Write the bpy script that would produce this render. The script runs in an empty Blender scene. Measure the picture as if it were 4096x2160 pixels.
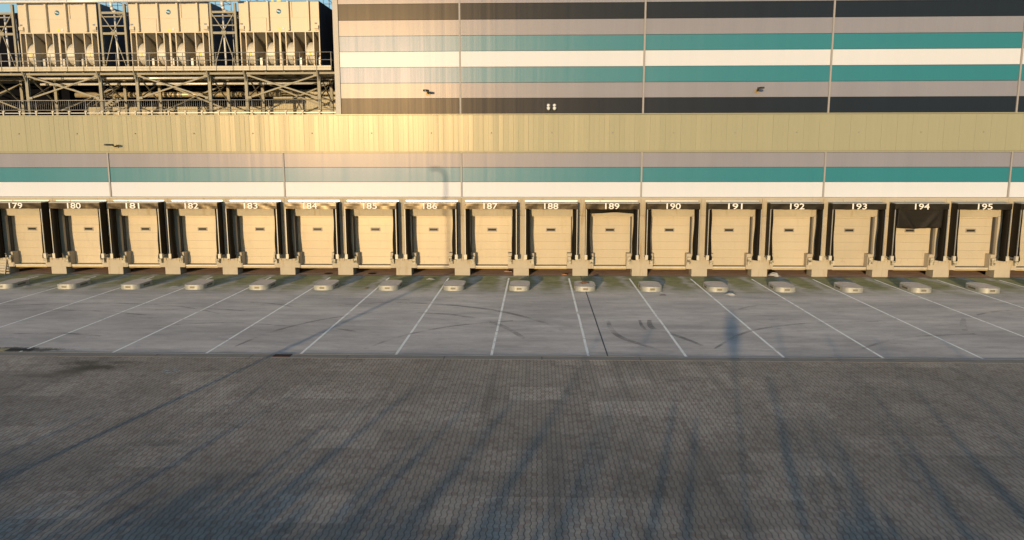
import bpy, math, random
from mathutils import Vector, Matrix
R = math.radians
rnd = random.Random(7)
scene = bpy.context.scene
col = scene.collection

# ------------------------------------------------------------------ node helpers
class N:
    """a socket with arithmetic"""
    def __init__(s, nt, sock): s.nt, s.k = nt, sock
    def op(s, o, b=None, c=None, clamp=False):
        n = s.nt.nodes.new('ShaderNodeMath'); n.operation = o; n.use_clamp = clamp
        for i, v in enumerate((s, b, c)):
            if v is None: continue
            if isinstance(v, N): s.nt.links.new(v.k, n.inputs[i])
            else: n.inputs[i].default_value = v
        return N(s.nt, n.outputs[0])
    def __add__(s, b): return s.op('ADD', b)
    def __sub__(s, b): return s.op('SUBTRACT', b)
    def __mul__(s, b): return s.op('MULTIPLY', b)
    def __truediv__(s, b): return s.op('DIVIDE', b)
    def lt(s, b): return s.op('LESS_THAN', b)
    def gt(s, b): return s.op('GREATER_THAN', b)
    def floor(s): return s.op('FLOOR')
    def fract(s): return s.op('FRACT')
    def mod2(s): return s.op('FLOORED_MODULO', 2.0)
    def min(s, b): return s.op('MINIMUM', b)
    def max(s, b): return s.op('MAXIMUM', b)
    def abs(s): return s.op('ABSOLUTE')
    def inv(s): return (s * -1.0) + 1.0

class Mat:
    def __init__(s, name, rough=.6, metal=0., spec=.5):
        s.m = bpy.data.materials.new(name); s.m.use_nodes = True
        s.nt = s.m.node_tree; s.b = s.nt.nodes['Principled BSDF']
        s.b.inputs['Roughness'].default_value = rough
        s.b.inputs['Metallic'].default_value = metal
        s.b.inputs['Specular IOR Level'].default_value = spec
        g = s.nt.nodes.new('ShaderNodeNewGeometry'); s.pos = g.outputs['Position']
        sp = s.nt.nodes.new('ShaderNodeSeparateXYZ'); s.nt.links.new(s.pos, sp.inputs[0])
        s.x, s.y, s.z = (N(s.nt, sp.outputs[i]) for i in range(3))
    def vec(s, x, y, z):
        c = s.nt.nodes.new('ShaderNodeCombineXYZ')
        for i, v in enumerate((x, y, z)):
            if isinstance(v, N): s.nt.links.new(v.k, c.inputs[i])
            else: c.inputs[i].default_value = v
        return c.outputs[0]
    def noise(s, scale, detail=3., rough=.55, off=0.):
        sx, sy, sz = scale if isinstance(scale, tuple) else (scale,) * 3
        v = s.vec(s.x * sx + off, s.y * sy, s.z * sz)
        n = s.nt.nodes.new('ShaderNodeTexNoise'); n.inputs['Scale'].default_value = 1.
        n.inputs['Detail'].default_value = detail; n.inputs['Roughness'].default_value = rough
        s.nt.links.new(v, n.inputs['Vector'])
        return N(s.nt, n.outputs['Fac'])
    def white(s, a, b, seed=0.):
        n = s.nt.nodes.new('ShaderNodeTexWhiteNoise'); n.noise_dimensions = '3D'
        s.nt.links.new(s.vec(a, b, seed), n.inputs['Vector'])
        return N(s.nt, n.outputs['Value'])
    def smooth(s, v, a, b, c=0., d=1.):
        n = s.nt.nodes.new('ShaderNodeMapRange'); n.interpolation_type = 'SMOOTHSTEP'
        s.nt.links.new(v.k, n.inputs[0])
        for i, q in enumerate((a, b, c, d)): n.inputs[i + 1].default_value = q
        return N(s.nt, n.outputs[0])
    def mix(s, f, a, b, mode='MIX'):
        n = s.nt.nodes.new('ShaderNodeMix'); n.data_type = 'RGBA'; n.blend_type = mode
        for v, i in ((f, 0), (a, 6), (b, 7)):
            if isinstance(v, N): s.nt.links.new(v.k, n.inputs[i])
            elif isinstance(v, bpy.types.NodeSocket): s.nt.links.new(v, n.inputs[i])
            elif isinstance(v, tuple): n.inputs[i].default_value = (*v, 1.)
            else: n.inputs[i].default_value = v
        return n.outputs[2]
    def scale(s, c, f):
        """colour times scalar"""
        n = s.nt.nodes.new('ShaderNodeVectorMath'); n.operation = 'SCALE'
        if isinstance(c, tuple): n.inputs[0].default_value = c
        else: s.nt.links.new(c, n.inputs[0])
        if isinstance(f, N): s.nt.links.new(f.k, n.inputs['Scale'])
        else: n.inputs['Scale'].default_value = f
        return n.outputs[0]
    def colour(s, c):
        if isinstance(c, tuple): s.b.inputs['Base Color'].default_value = (*c, 1.)
        else: s.nt.links.new(c, s.b.inputs['Base Color'])
        return s
    def rough(s, v): s.nt.links.new(v.k, s.b.inputs['Roughness']); return s
    def bump(s, h, dist=.01, strength=1.):
        n = s.nt.nodes.new('ShaderNodeBump'); n.inputs['Distance'].default_value = dist
        n.inputs['Strength'].default_value = strength
        s.nt.links.new(h.k, n.inputs['Height']); s.nt.links.new(n.outputs[0], s.b.inputs['Normal'])
        return s

def simple(name, c, rough=.6, metal=0., var=.12, scale=1.5, spec=.5, bump=0.):
    m = Mat(name, rough, metal, spec)
    n = m.noise(scale, 4.)
    m.colour(m.scale(c, (n - .5) * (2.4 * var) + 1.))
    if bump: m.bump(m.noise(scale * 4, 4.), bump)
    return m.m

M = {}
def cladding(name, c, dirt=.1, rough=.305, spec=.15, tint=(1., .80, .54)):
    m = Mat(name, rough, 0., spec)
    streak = m.noise((1.1, 1.1, .06), 4., .6)
    fine = m.noise((9., 9., .25), 3., .6, 7.)
    big = m.noise(.22, 3.)
    f = (streak - .5) * (dirt * 2.) + (fine - .5) * dirt + (big - .5) * dirt + 1.
    m.colour(m.scale(c, f))
    m.rough((streak - .5) * .09 + (fine - .5) * .05 + rough)
    m.b.inputs['Specular Tint'].default_value = (*tint, 1.)
    h = m.noise((1.7, 1.7, .02), 2., .5, 3.) + m.noise((6., 6., .12), 2., .5, 11.) * .12
    m.bump(h, .009)
    return m.m
M['white_clad'] = cladding('white painted sheet', (.64, .665, .72), .03)
M['teal_clad'] = cladding('teal painted sheet', (.026, .20, .245), .05, .32, .40, (1., .74, .80))
M['grey_clad'] = cladding('silver grey painted sheet', (.25, .255, .305), .10, .305, .30)
M['charcoal_clad'] = cladding('charcoal painted sheet', (.016, .025, .040), .12)
M['olive_clad'] = cladding('olive painted sheet', (.335, .328, .228), .05, .305, .36)
M['trim'] = simple('grey metal trim', (.33, .31, .30), .5, 0., .06, 1.5, .3)
M['pale_trim'] = simple('pale metal trim', (.50, .46, .40), .5, 0., .06, 1.5, .3)
M['joint'] = simple('bitumen joint', (.10, .095, .09), .9, 0., .4, 2.)
M['gap'] = simple('dark joint', (.02, .02, .02), .9)
def door_mat():
    M['door'] = cladding('cream door sheet', (.525, .455, .335), .05, .34, .55)
    nt = M['door'].node_tree; b = nt.nodes['Principled BSDF']
    m = Mat.__new__(Mat); m.m, m.nt, m.b = M['door'], nt, b
    g = nt.nodes.new('ShaderNodeNewGeometry'); sp = nt.nodes.new('ShaderNodeSeparateXYZ'); nt.links.new(g.outputs['Position'], sp.inputs[0])
    m.x, m.y, m.z = (N(nt, sp.outputs[i]) for i in range(3))
    src = b.inputs['Base Color'].links[0].from_socket
    bay = m.white((m.x / 4.).floor(), .0, 2.); sec = m.white((m.x / 4.).floor(), ((m.z - .63) / .54).floor(), 6.)
    c = m.scale(src, (bay - .5) * .14 + (sec - .5) * .05 + 1.)
    scuff = m.smooth(m.noise((3., 3., 1.6), 5., .7, 13.), .56, .72) * m.smooth(m.z, 2.1, .8) * .30
    smear = m.smooth(m.noise((1.6, 1.6, .35), 4., .65, 29.), .54, .74) * .14
    m.colour(m.mix(scuff.max(smear), c, (.20, .165, .12)))
door_mat()
M['glass'] = simple('dark window pane', (.035, .032, .026), .16, 0., .05)
M['frame'] = simple('dull window frame', (.30, .26, .20), .5, 0., .1)
def concrete(name, c, v=.16, rust=.5):
    m = Mat(name, .82, 0., .3)
    n = m.noise(.9, 5., .6); s_ = m.noise((3.5, 3.5, .35), 4., .6, 4.); f = m.noise(14., 3.)
    k = m.mix(m.smooth(s_, .55, .72) * rust, c, (c[0] * .74, c[1] * .58, c[2] * .38))
    k = m.scale(k, (n - .5) * (2.2 * v) + (f - .5) * .12 + 1.)
    m.colour(k); m.bump(f, .004)
    if name.startswith('dark'): m.bump(m.noise(38., 3., .7), .022); m.b.inputs['Diffuse Roughness'].default_value = 1.
    return m.m
M['conc'] = concrete('pale cast concrete', (.46, .40, .29))
M['conc_pier'] = concrete('weathered cast concrete', (.49, .43, .33), .15, .6)
M['kerb'] = concrete('dark kerb concrete', (.225, .212, .195), .2, .2)
M['lip'] = simple('painted leveller lip', (.58, .53, .43), .5, .1, .14, 3.)
M['ochre'] = simple('ochre steel beam', (.46, .36, .19), .6, 0., .2, 3.)
def bumper_mat():
    m = Mat('scuffed buffer', .7)
    n = m.noise(5.5, 4., .7); zc = m.smooth((m.z - 1.02).abs(), .30, .05)
    m.colour(m.mix(m.smooth(n, .40, .66) * zc, (.56, .50, .37), (.05, .045, .04)))
    return m.m
M['buffer'] = bumper_mat()
def vinyl(name, c, rough, amp, spec=.12):
    m = Mat(name, rough, 0., spec)
    n = m.noise((1.1, 1.1, .9), 2., .4); f = m.noise((4., 4., 3.), 2., .5, 5.)
    m.colour(m.scale(c, (n - .5) * .7 + 1.))
    m.bump(n + f * .08, amp)
    m.b.inputs['Specular Tint'].default_value = (1., .82, .56, 1.)
    return m.m
M['vinyl'] = vinyl('black shelter vinyl', (.013, .010, .008), .29, .035, .60)
M['vinyl_side'] = vinyl('black shelter sidewall', (.022, .018, .013), .55, .015)
M['curtain'] = vinyl('black curtain', (.010, .009, .007), .65, .03)
def ribbed():
    m = Mat('ribbed black curtain', .6, 0., .15)
    m.colour((.020, .017, .013))
    w = (m.z * 9. + m.noise(1.2) * 1.2).fract()
    m.bump(w * .2 + m.noise(2.) * .8, .012)
    return m.m
M['ribbed'] = ribbed()
M['alu'] = simple('bright aluminium', (.62, .62, .60), .34, .75, .08)
M['post'] = simple('aluminium post', (.34, .33, .30), .48, .5, .1)
M['seal'] = simple('grey rubber seal', (.075, .07, .062), .7, 0., .25, 3.)
M['alu_dull'] = simple('dull aluminium', (.36, .36, .35), .45, .5, .1)
M['numeral'] = simple('white numeral film', (.82, .80, .74), .5, 0., .04)
def galv(name, c, rough, metal, v):
    m = Mat(name, rough, metal)
    n = m.noise(3.5, 5., .65); s_ = m.noise((11., 11., 1.2), 3., .6, 2.)
    m.colour(m.scale(c, (n - .5) * v + (s_ - .5) * v * .7 + 1.)); m.rough((n - .5) * .25 + rough)
    return m.m
M['galv'] = galv('galvanised steel', (.42, .415, .37), .55, .25, .7)
M['galv_dull'] = galv('weathered galvanised steel', (.44, .40, .31), .55, .25, .7)
M['steel'] = galv('painted steel section', (.30, .272, .20), .6, .1, .3)
M['rail'] = galv('galvanised rail', (.42, .40, .36), .5, .4, .3)
def island_top():
    m = Mat('island concrete fill', .85, 0., .3)
    f = m.noise(22., 3.); n = m.noise(2.2, 4., .6)
    m.colour(m.scale((.50, .43, .37), (n - .5) * .5 + (f - .5) * .35 + 1.)); m.bump(m.noise(38., 3., .7), .022); m.b.inputs['Diffuse Roughness'].default_value = 1.
    return m.m
M['fill'] = island_top()
M['pocket'] = simple('pocket steel', (.16, .145, .11), .6, .2, .2, 4.)
M['slot'] = simple('dark slot', (.03, .028, .025), .8)  # even dark colour for drain covers and gratings
M['cream'] = cladding('cream equipment panel', (.62, .545, .42), .05, .40, .3)
M['shade_sheet'] = simple('shaded side sheet', (.10, .105, .125), .6, 0., .12)  # darker than the cream casing, stands in for its unlit sides
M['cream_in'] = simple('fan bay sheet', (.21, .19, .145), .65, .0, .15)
M['housing'] = simple('fan housing steel', (.66, .60, .48), .5, .1, .10)
M['yellow'] = simple('yellow sticker', (.80, .66, .02), .5, 0., .05)
M['blue'] = simple('blue sticker', (.06, .22, .38), .5, 0., .05)
M['blue_disc'] = simple('blue emblem', (.03, .20, .33), .45, 0., .05)
M['sky_grey'] = simple('grey blue label', (.16, .18, .26), .5)
M['pipe'] = galv('stainless pipe', (.86, .82, .74), .25, .15, .1)
M['pipe_beige'] = simple('insulated pipe jacket', (.55, .46, .30), .42, .3, .08)
M['dark_shade_clad'] = cladding('dark and shaded rear sheet', (.004, .005, .009), .1, .7, .05)  # near-black; also carries the shade on the far-left block as colour
M['pale_wall'] = cladding('pale rear wall sheet', (.50, .46, .34), .05, .5, .3)
M['roofing'] = simple('roof membrane', (.20, .20, .19), .85, 0., .2)
M['lamp'] = simple('charcoal lamp casting', (.035, .036, .04), .5, .2)
M['lamp_glass'] = simple('lamp lens', (.20, .21, .22), .2)
M['white_plastic'] = simple('white plastic', (.80, .79, .76), .4, 0., .05)
M['brass'] = simple('ochre bracket', (.30, .20, .06), .5, .3)
M['rust'] = simple('rusty grate', (.10, .055, .04), .75, .2, .4, 8.)
M['wood'] = simple('splintered wood', (.50, .24, .12), .8, 0., .3, 5.)
M['paper'] = simple('crumpled paper', (.52, .50, .46), .8, 0., .15, 8.)
M['card'] = simple('wet cardboard', (.24, .12, .06), .85, 0., .5, 9.)
M['bark'] = simple('bark', (.10, .075, .055), .9, 0., .3, 4.)
M['leaf'] = simple('dry hedge leaves', (.06, .075, .03), .7, 0., .4, 2.)

def wetstain(m, cx, cy, rx, ry, c, f, edge=.35):
    d = (((m.x - cx) / rx).op('POWER', 2.) + ((m.y - cy) / ry).op('POWER', 2.)).op('SQRT')
    n = m.noise(2.4, 5., .75, cx)
    mask = m.smooth(d + (n - .5) * 2.4, 1. + edge * .5, 1. - edge)
    return m.mix(mask * f, c, (.055, .045, .028))

def apron_mat():
    m = Mat('apron concrete', .72, 0., .35)
    big = m.noise((.16, .38, 1.), 5., .6); med = m.noise((.55, 1.7, 1.), 5., .65, 9.); fine = m.noise((5., 9., 1.), 4., .65)
    c = m.mix(m.smooth(big, .36, .66), (.54, .495, .465), (.40, .37, .355))
    c = m.mix(m.smooth(m.noise((.28, .9, 1.), 5., .65, 31.), .52, .72) * .7, c, (.56, .525, .50))
    c = m.scale(c, (med - .5) * .62 + (fine - .5) * .28 + (m.noise((.05, .9, 1.), 3., .6, 5.) - .5) * .35 + 1.)
    # dark scuffs
    c = m.mix(m.smooth(m.noise((.9, 2.1, 1.), 6., .72, 63.), .50, .66) * .30, c, (.26, .245, .24))
    sc = m.noise((.7, 3.2, 1.), 5., .7, 51.)
    c = m.mix(m.smooth(sc, .60, .72) * .45, c, (.12, .117, .12))
    # moss along the dock side, thinner in the wheel tracks
    lx = ((m.x + .10 + (m.noise((.5, .8, 1.), 3., .6, 91.) - .5) * 1.6) / 4.).fract()
    track = m.smooth((lx - .43).abs(), .0, .13).min(m.smooth((lx - .86).abs(), .0, .11))
    nm = m.noise((.45, .6, 1.), 5., .62, 77.)
    reach = m.smooth(m.y + (nm - .5) * 5.5, -8.2, -3.2)
    mask = reach * (track * .62 + .38) * m.smooth(nm, .14, .42)
    mc = m.mix(m.smooth(m.noise((1.2, 1.8, 1.), 4., .6, 15.), .35, .65), (.205, .20, .062), (.105, .13, .022))
    c = m.mix(mask * .84, c, mc)
    # dirty drip line at the kerb side
    c = m.mix(m.smooth(m.y + (med - .5) * 1.2, -19.9, -20.7) * .35, c, (.22, .22, .225))
    c = wetstain(m, 11.2, -20.35, 2.1, .42, c, .85)
    m.colour(c)
    m.rough((big - .5) * .3 + .72)
    m.bump(fine * .6 + m.noise(38., 3., .7), .022); m.b.inputs['Diffuse Roughness'].default_value = 1.
    return m.m
M['apron'] = apron_mat()

def paving_mat():
    m = Mat('interlocking pavers', .62, 0., .45)
    X, Y = m.x, m.y
    zig = ((Y / .33).fract() - .5).abs() * 4. - 1.
    zig = (zig * 1.8).min(1.).max(-1.)
    u = (X + zig * .015) / .140
    cu = u.floor(); fu = u.fract()
    v = Y / .165 + cu.mod2() * .5
    cv = v.floor(); fv = v.fract()
    jx = fu.min(fu.inv()) * .140; jy = fv.min(fv.inv()) * .165
    joint = m.smooth(jx, .017, .007).max(m.smooth(jy, .009, .004) * .55)
    rnd1 = m.white(cu, cv); rnd2 = m.white(cu, cv, 3.)
    c = m.mix(rnd1, (.285, .242, .203), (.345, .296, .249))
    c = m.mix(rnd2.gt(.86) * .55, c, (.21, .145, .12))
    # pallets of pavers laid from different batches
    pu = (X / 1.96 + (Y / 1.47).floor() * .37).floor(); pv = (Y / 1.47).floor()
    batch = m.white(pu, pv, 11.)
    c = m.scale(c, (m.smooth(batch, .55, 1.) - .22) * .32 + 1.)
    row = m.white((X / 7.).floor(), (Y / .42).floor(), 5.)
    c = m.mix(row.gt(.93) * rnd1.gt(.4) * .4, c, (.33, .285, .245))
    big = m.noise((.10, .14, 1.), 5., .62); med = m.noise((.7, .8, 1.), 4., .65, 3.)
    c = m.scale(c, (big - .5) * 1.3 + (med - .5) * .6 + (m.noise((2.6, 2.9, 1.), 3., .6, 8.) - .5) * .35 + 1.)
    # dark lanes: rubber marks plus painted shadow streaks; then oil spots
    lane = m.noise((1.3, .07, 1.), 4., .6, 23.)
    c = m.mix(m.smooth(lane, .53, .70) * .42, c, (.10, .095, .09))
    oil = m.noise((.45, .6, 1.), 5., .65, 41.)
    c = m.mix(m.smooth(oil, .57, .75) * .6, c, (.09, .086, .084))
    c = m.mix(m.smooth(m.noise((.3, .3, 1.), 4., .6, 61.), .56, .72) * .28, c, (.24, .19, .14))
    for sx, sy, ax, ay, sf in ((15.3, -22.3, .9, .35, .8), (16.3, -22.9, 1.1, .45, .9), (15.7, -23.5, .7, .5, .7), (15.0, -24.1, 1.5, .3, .4), (16.9, -22.2, .6, .25, .6)):
        c = wetstain(m, sx, sy, ax, ay, c, sf, .7)
    c = m.mix(joint * .66, c, (.03, .03, .028))
    m.colour(c)
    m.rough((big - .5) * .3 + .62)
    m.bump(joint.inv() * .25 + rnd1 * .15 + m.noise(45., 3., .7), .018); m.b.inputs['Diffuse Roughness'].default_value = 1.
    return m.m
M['paving'] = paving_mat()
def pit_mat():
    m = Mat('stained pit floor', .85, 0., .25)
    n = m.noise((.8, 2.2, 1.), 5., .65); f = m.noise(9., 4.)
    m.colour(m.scale(m.mix(m.smooth(n, .35, .7), (.33, .215, .15), (.22, .155, .12)), (f - .5) * .4 + 1.))
    m.bump(m.noise(38., 3., .7), .022); m.b.inputs['Diffuse Roughness'].default_value = 1.
    return m.m
M['pit'] = pit_mat()
M['yard'] = simple('distant yard', (.16, .15, .14), .85, 0., .25, .05)
def linepaint():
    m = Mat('worn white line', .6)
    n = m.noise((3., 1.1, 1.), 5., .7)
    m.colour(m.mix(m.smooth(n, .50, .70), (.84, .83, .80), (.50, .485, .47)))
    m.bump(m.noise(38., 3., .7), .022); m.b.inputs['Diffuse Roughness'].default_value = 1.
    return m.m
M['line'] = linepaint()
def tyre_mat():
    m = Mat('tyre rubber mark', .7)
    m.colour((.10, .095, .095))
    a = m.smooth(m.noise((.6, .6, 1.), 5., .7), .34, .66) * .34
    m.nt.links.new(a.k, m.b.inputs['Alpha'])
    return m.m
M['tyre'] = tyre_mat()
def chalk_mat():
    m = Mat('chalk mark', .8)
    m.colour((.6, .6, .58)); m.nt.links.new((m.smooth(m.noise(9., 3.), .4, .6) * .8).k, m.b.inputs['Alpha'])
    return m.m
M['chalk'] = chalk_mat()

# ------------------------------------------------------------------ mesh helpers
class MB:
    def __init__(s): s.v = []; s.f = []; s.sm = []
    def add(s, vs, fs, smooth=False):
        o = len(s.v); s.v += [tuple(v) for v in vs]; s.f += [tuple(i + o for i in f) for f in fs]
        s.sm += [smooth] * len(fs); return s
    def box(s, x0, x1, y0, y1, z0, z1):
        return s.add([(x, y, z) for x in (x0, x1) for y in (y0, y1) for z in (z0, z1)],
                     [(0, 1, 3, 2), (4, 6, 7, 5), (0, 4, 5, 1), (2, 3, 7, 6), (0, 2, 6, 4), (1, 5, 7, 3)])
    def tube(s, p, q, r, n=8, r2=None, cap=True):
        p, q = Vector(p), Vector(q); d = (q - p)
        if d.length < 1e-6: return s
        d.normalize(); a = d.orthogonal().normalized(); b = d.cross(a); r2 = r if r2 is None else r2
        vs = []
        for k in range(n):
            t = 2 * math.pi * k / n; e = a * math.cos(t) + b * math.sin(t)
            vs += [p + e * r, q + e * r2]
        fs = [(2 * k, 2 * ((k + 1) % n), 2 * ((k + 1) % n) + 1, 2 * k + 1) for k in range(n)]
        s.add(vs, fs, True)
        if cap:
            o = len(s.v) - 2 * n
            s.f += [tuple(o + 2 * k for k in reversed(range(n))), tuple(o + 2 * k + 1 for k in range(n))]; s.sm += [False] * 2
        return s
    def path(s, pts, r, n=8):
        for a, b in zip(pts, pts[1:]): s.tube(a, b, r, n)
        return s
    def bar(s, p, q, w, h, up=(0, 0, 1)):
        """rectangular section w (sideways) x h (along up)"""
        p, q = Vector(p), Vector(q); d = (q - p).normalized(); u = Vector(up)
        a = d.cross(u)
        if a.length < 1e-4: a = d.orthogonal()
        a.normalize(); u = a.cross(d)
        vs = [e + a * (w / 2 * i) + u * (h / 2 * j) for e in (p, q) for i, j in ((-1, -1), (1, -1), (1, 1), (-1, 1))]
        return s.add(vs, [(3, 2, 1, 0), (4, 5, 6, 7), (0, 1, 5, 4), (1, 2, 6, 5), (2, 3, 7, 6), (3, 0, 4, 7)])
    def prism(s, pts, z0, z1, smooth=False):
        n = len(pts)
        s.add([(x, y, z) for z in (z0, z1) for x, y in pts], [(k, (k + 1) % n, n + (k + 1) % n, n + k) for k in range(n)], smooth)
        o = len(s.v) - 2 * n
        s.f += [tuple(o + k for k in reversed(range(n))), tuple(o + n + k for k in range(n))]; s.sm += [False] * 2
        return s
    def prism_x(s, pts, x0, x1):
        """outline in (y, z), extruded along x"""
        n = len(pts)
        return s.add([(x, y, z) for x in (x0, x1) for y, z in pts],
                     [(k, (k + 1) % n, n + (k + 1) % n, n + k) for k in range(n)] + [tuple(reversed(range(n))), tuple(range(n, 2 * n))])
    def prism_y(s, pts, y0, y1):
        n = len(pts)
        return s.add([(x, y, z) for y in (y0, y1) for x, z in pts],
                     [(k, (k + 1) % n, n + (k + 1) % n, n + k) for k in range(n)] + [tuple(reversed(range(n))), tuple(range(n, 2 * n))])
    def lathe(s, prof, c, axis='z', n=16):
        """prof: (radius, along) pairs"""
        vs = []
        for r, h in prof:
            for k in range(n):
                t = 2 * math.pi * k / n; a, b = r * math.cos(t), r * math.sin(t)
                p = {'z': (a, b, h), 'y': (a, h, b), 'x': (h, a, b)}[axis]
                vs.append((c[0] + p[0], c[1] + p[1], c[2] + p[2]))
        fs = [(i * n + k, i * n + (k + 1) % n, (i + 1) * n + (k + 1) % n, (i + 1) * n + k) for i in range(len(prof) - 1) for k in range(n)]
        return s.add(vs, fs, True)
    def build(s, name, m, parent=None, normals=True):
        me = bpy.data.meshes.new(name); me.from_pydata(s.v, [], s.f)
        me.materials.append(M[m]); me.polygons.foreach_set('use_smooth', s.sm)
        if normals:
            import bmesh
            b = bmesh.new(); b.from_mesh(me); bmesh.ops.recalc_face_normals(b, faces=b.faces); b.to_mesh(me); b.free()
        me.update()
        return link(name, me, parent)

def link(name, data, parent=None):
    o = bpy.data.objects.new(name, data); col.objects.link(o)
    if parent: o.parent = parent
    return o
def empty(name, loc=(0, 0, 0)):
    o = bpy.data.objects.new(name, None); o.empty_display_size = .3; col.objects.link(o); o.location = loc
    return o
def tag(o, label, cat, group=None):
    o['label'] = label; o['category'] = cat
    if group: o['group'] = group
    return o
def struct(o): o['kind'] = 'structure'; return o
def copy_tree(o, parent=None):
    c = o.copy(); col.objects.link(c); c.parent = parent
    for ch in list(o.children): copy_tree(ch, c)
    return c
def text_mesh(name, body, w, h, depth, m, bold=.0, parent=None):
    """flat raised lettering in the x-z plane, centred, facing -y"""
    cu = bpy.data.curves.new(name, 'FONT'); cu.body = body; cu.extrude = .5; cu.offset = bold; cu.resolution_u = 4
    t = bpy.data.objects.new(name, cu); col.objects.link(t)
    me = bpy.data.meshes.new_from_object(t.evaluated_get(bpy.context.evaluated_depsgraph_get()))
    bpy.data.objects.remove(t); bpy.data.curves.remove(cu)
    xs = [v.co.x for v in me.vertices]; ys = [v.co.y for v in me.vertices]
    x0, x1, y0, y1 = min(xs), max(xs), min(ys), max(ys)
    for v in me.vertices:
        x, y, z = v.co
        v.co = ((x - (x0 + x1) / 2) / (x1 - x0) * w, -z * depth, (y - (y0 + y1) / 2) / (y1 - y0) * h)
    me.materials.clear(); me.materials.append(M[m]); me.name = name
    return link(name, me, parent)

# ------------------------------------------------------------------ ground
def sheet(name, m, x0, x1, y0, y1, z, parent=None):
    return MB().add([(x0, y0, z), (x1, y0, z), (x1, y1, z), (x0, y1, z)], [(0, 1, 2, 3)]).build(name, m, parent)
struct(sheet('ground', 'yard', -2500, 2500, -2500, 2500, -.02))
struct(sheet('paving', 'paving', -60, 130, -130, -21.37, 0.))
apron = struct(sheet('apron', 'apron', -60, 130, -20.78, -.30, 0.))
struct(sheet('dock_pit_floor', 'pit', -20, 76, -.30, 3.3, -.004))
k = MB()
x = -38.2
while x < 110:
    k.box(x + .012, x + 3.988, -21.37, -20.80, -.1, .012); x += 4.0
kerb = struct(k.build('kerb_strip', 'kerb'))
g = MB().box(-40, 110, -21.36, -20.79, -.1, -.002).build('kerb_joint', 'gap', kerb)
e = MB(); e.box(-38, 108, -20.83, -20.80, -.05, .016); e.build('kerb_edge', 'galv_dull', kerb)
DOCKS = range(-2, 18)           # dock number = 180 + k
for i in range(-2, 19):
    X = 4 * i - .28; w = .055
    mb = MB(); y = -20.74
    cuts = sorted(rnd.uniform(-19, -4) for _ in range(2)) + [-1.24]
    for c in cuts:
        s = rnd.uniform(-.012, .012)
        mb.add([(X - w + s, y, .004), (X + w + s, y, .004), (X + w + s, c - .05, .004), (X - w + s, c - .05, .004)], [(0, 1, 2, 3)])
        y = c + rnd.uniform(0, .05)
    o = mb.build('bay_line', 'line', apron)
MB().add([(36.49, -20.75, .005), (36.54, -20.75, .005), (36.57, -.31, .005), (36.52, -.31, .005)], [(0, 1, 2, 3)]).build('expansion_joint', 'joint', apron)
MB().add([(-20, -.36, .005), (76, -.36, .005), (76, -.31, .005), (-20, -.31, .005)], [(0, 1, 2, 3)]).build('drain_line', 'gap', apron)
def ribbon(pts, w):
    P = [Vector((*p, .0)) for p in pts]; out = []
    for i in range(len(P) - 1):
        p0, p1, p2, p3 = P[max(i - 1, 0)], P[i], P[i + 1], P[min(i + 2, len(P) - 1)]
        for t in (0, .25, .5, .75):
            out.append(.5 * ((2 * p1) + (p2 - p0) * t + (2 * p0 - 5 * p1 + 4 * p2 - p3) * t * t + (3 * p1 - p0 - 3 * p2 + p3) * t ** 3))
    out.append(P[-1]); vs = []
    for i, p in enumerate(out):
        d = (out[min(i + 1, len(out) - 1)] - out[max(i - 1, 0)]).normalized(); n_ = Vector((-d.y, d.x, 0))
        ww = w * (.35 + .65 * math.sin(math.pi * min(1, .12 + .76 * i / len(out))))
        vs += [p + n_ * ww / 2 + Vector((0, 0, .006)), p - n_ * ww / 2 + Vector((0, 0, .006))]
    return MB().add(vs, [(2 * i, 2 * i + 1, 2 * i + 3, 2 * i + 2) for i in range(len(out) - 1)])
MARKS = [([(22.66, -10.71), (23.81, -10.12), (25.69, -9.74), (27.78, -10.09), (29.45, -10.65), (31.5, -11.83), (33.07, -13.43), (34.16, -14.95), (34.88, -16.45)], .30),
 ([(27.33, -12.42), (28.9, -12.73), (30.1, -13.41), (31.28, -14.48), (32.13, -15.78), (32.64, -16.89), (33.06, -17.96)], .32),
 ([(17.49, -9.83), (18.87, -10.25), (20.36, -11.09)], .22), ([(23.96, -16.09), (24.73, -16.52), (25.54, -17.05)], .24),
 ([(20.25, -8.6), (22.43, -8.54), (24.66, -8.7), (26.39, -9.0)], .2),
 ([(37.14, -14.11), (37.11, -15.37), (37.21, -16.71), (37.54, -17.8), (38.03, -18.59), (38.44, -19.23), (38.95, -19.98)], .30),
 ([(39.22, -13.86), (39.08, -14.96), (39.17, -15.83), (39.6, -16.48), (40.07, -17.27), (40.77, -18.89)], .32),
 ([(38.72, -13.88), (38.67, -15.15), (38.75, -16.01)], .18), ([(44.33, -11.12), (45.58, -10.08), (46.84, -9.73)], .22),
 ([(55.09, -13.06), (54.24, -14.56), (53.7, -15.77)], .3), ([(56.19, -12.25), (57.43, -11.41), (58.66, -11.04)], .22),
 ([(9.3, -17.6), (11.4, -17.4), (13.6, -17.9)], .25), ([(13.2, -12.1), (15.6, -11.7), (18.1, -12.2)], .22)]
MARKS += [([(3.5, -11.5), (7.0, -10.6), (10.5, -10.4), (14.2, -11.2), (17.0, -12.9)], .22), ([(2.8, -13.4), (6.5, -12.4), (10.0, -12.4), (13.4, -13.4)], .24),
 ([(20.5, -19.6), (21.2, -16.8), (22.8, -14.2), (25.2, -12.2)], .2), ([(26.2, -19.9), (27.5, -17.4), (29.6, -15.4), (32.4, -14.2)], .22),
 ([(41.2, -19.4), (43.5, -16.2), (46.8, -14.4), (50.5, -13.9)], .2), ([(47.5, -19.2), (50.2, -17.2), (53.8, -16.4)], .22), ([(15.0, -15.8), (18.2, -15.0), (21.4, -15.6)], .2)]
for pts, w in MARKS: ribbon(pts, w).build('tyre_mark', 'tyre', apron)

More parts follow.
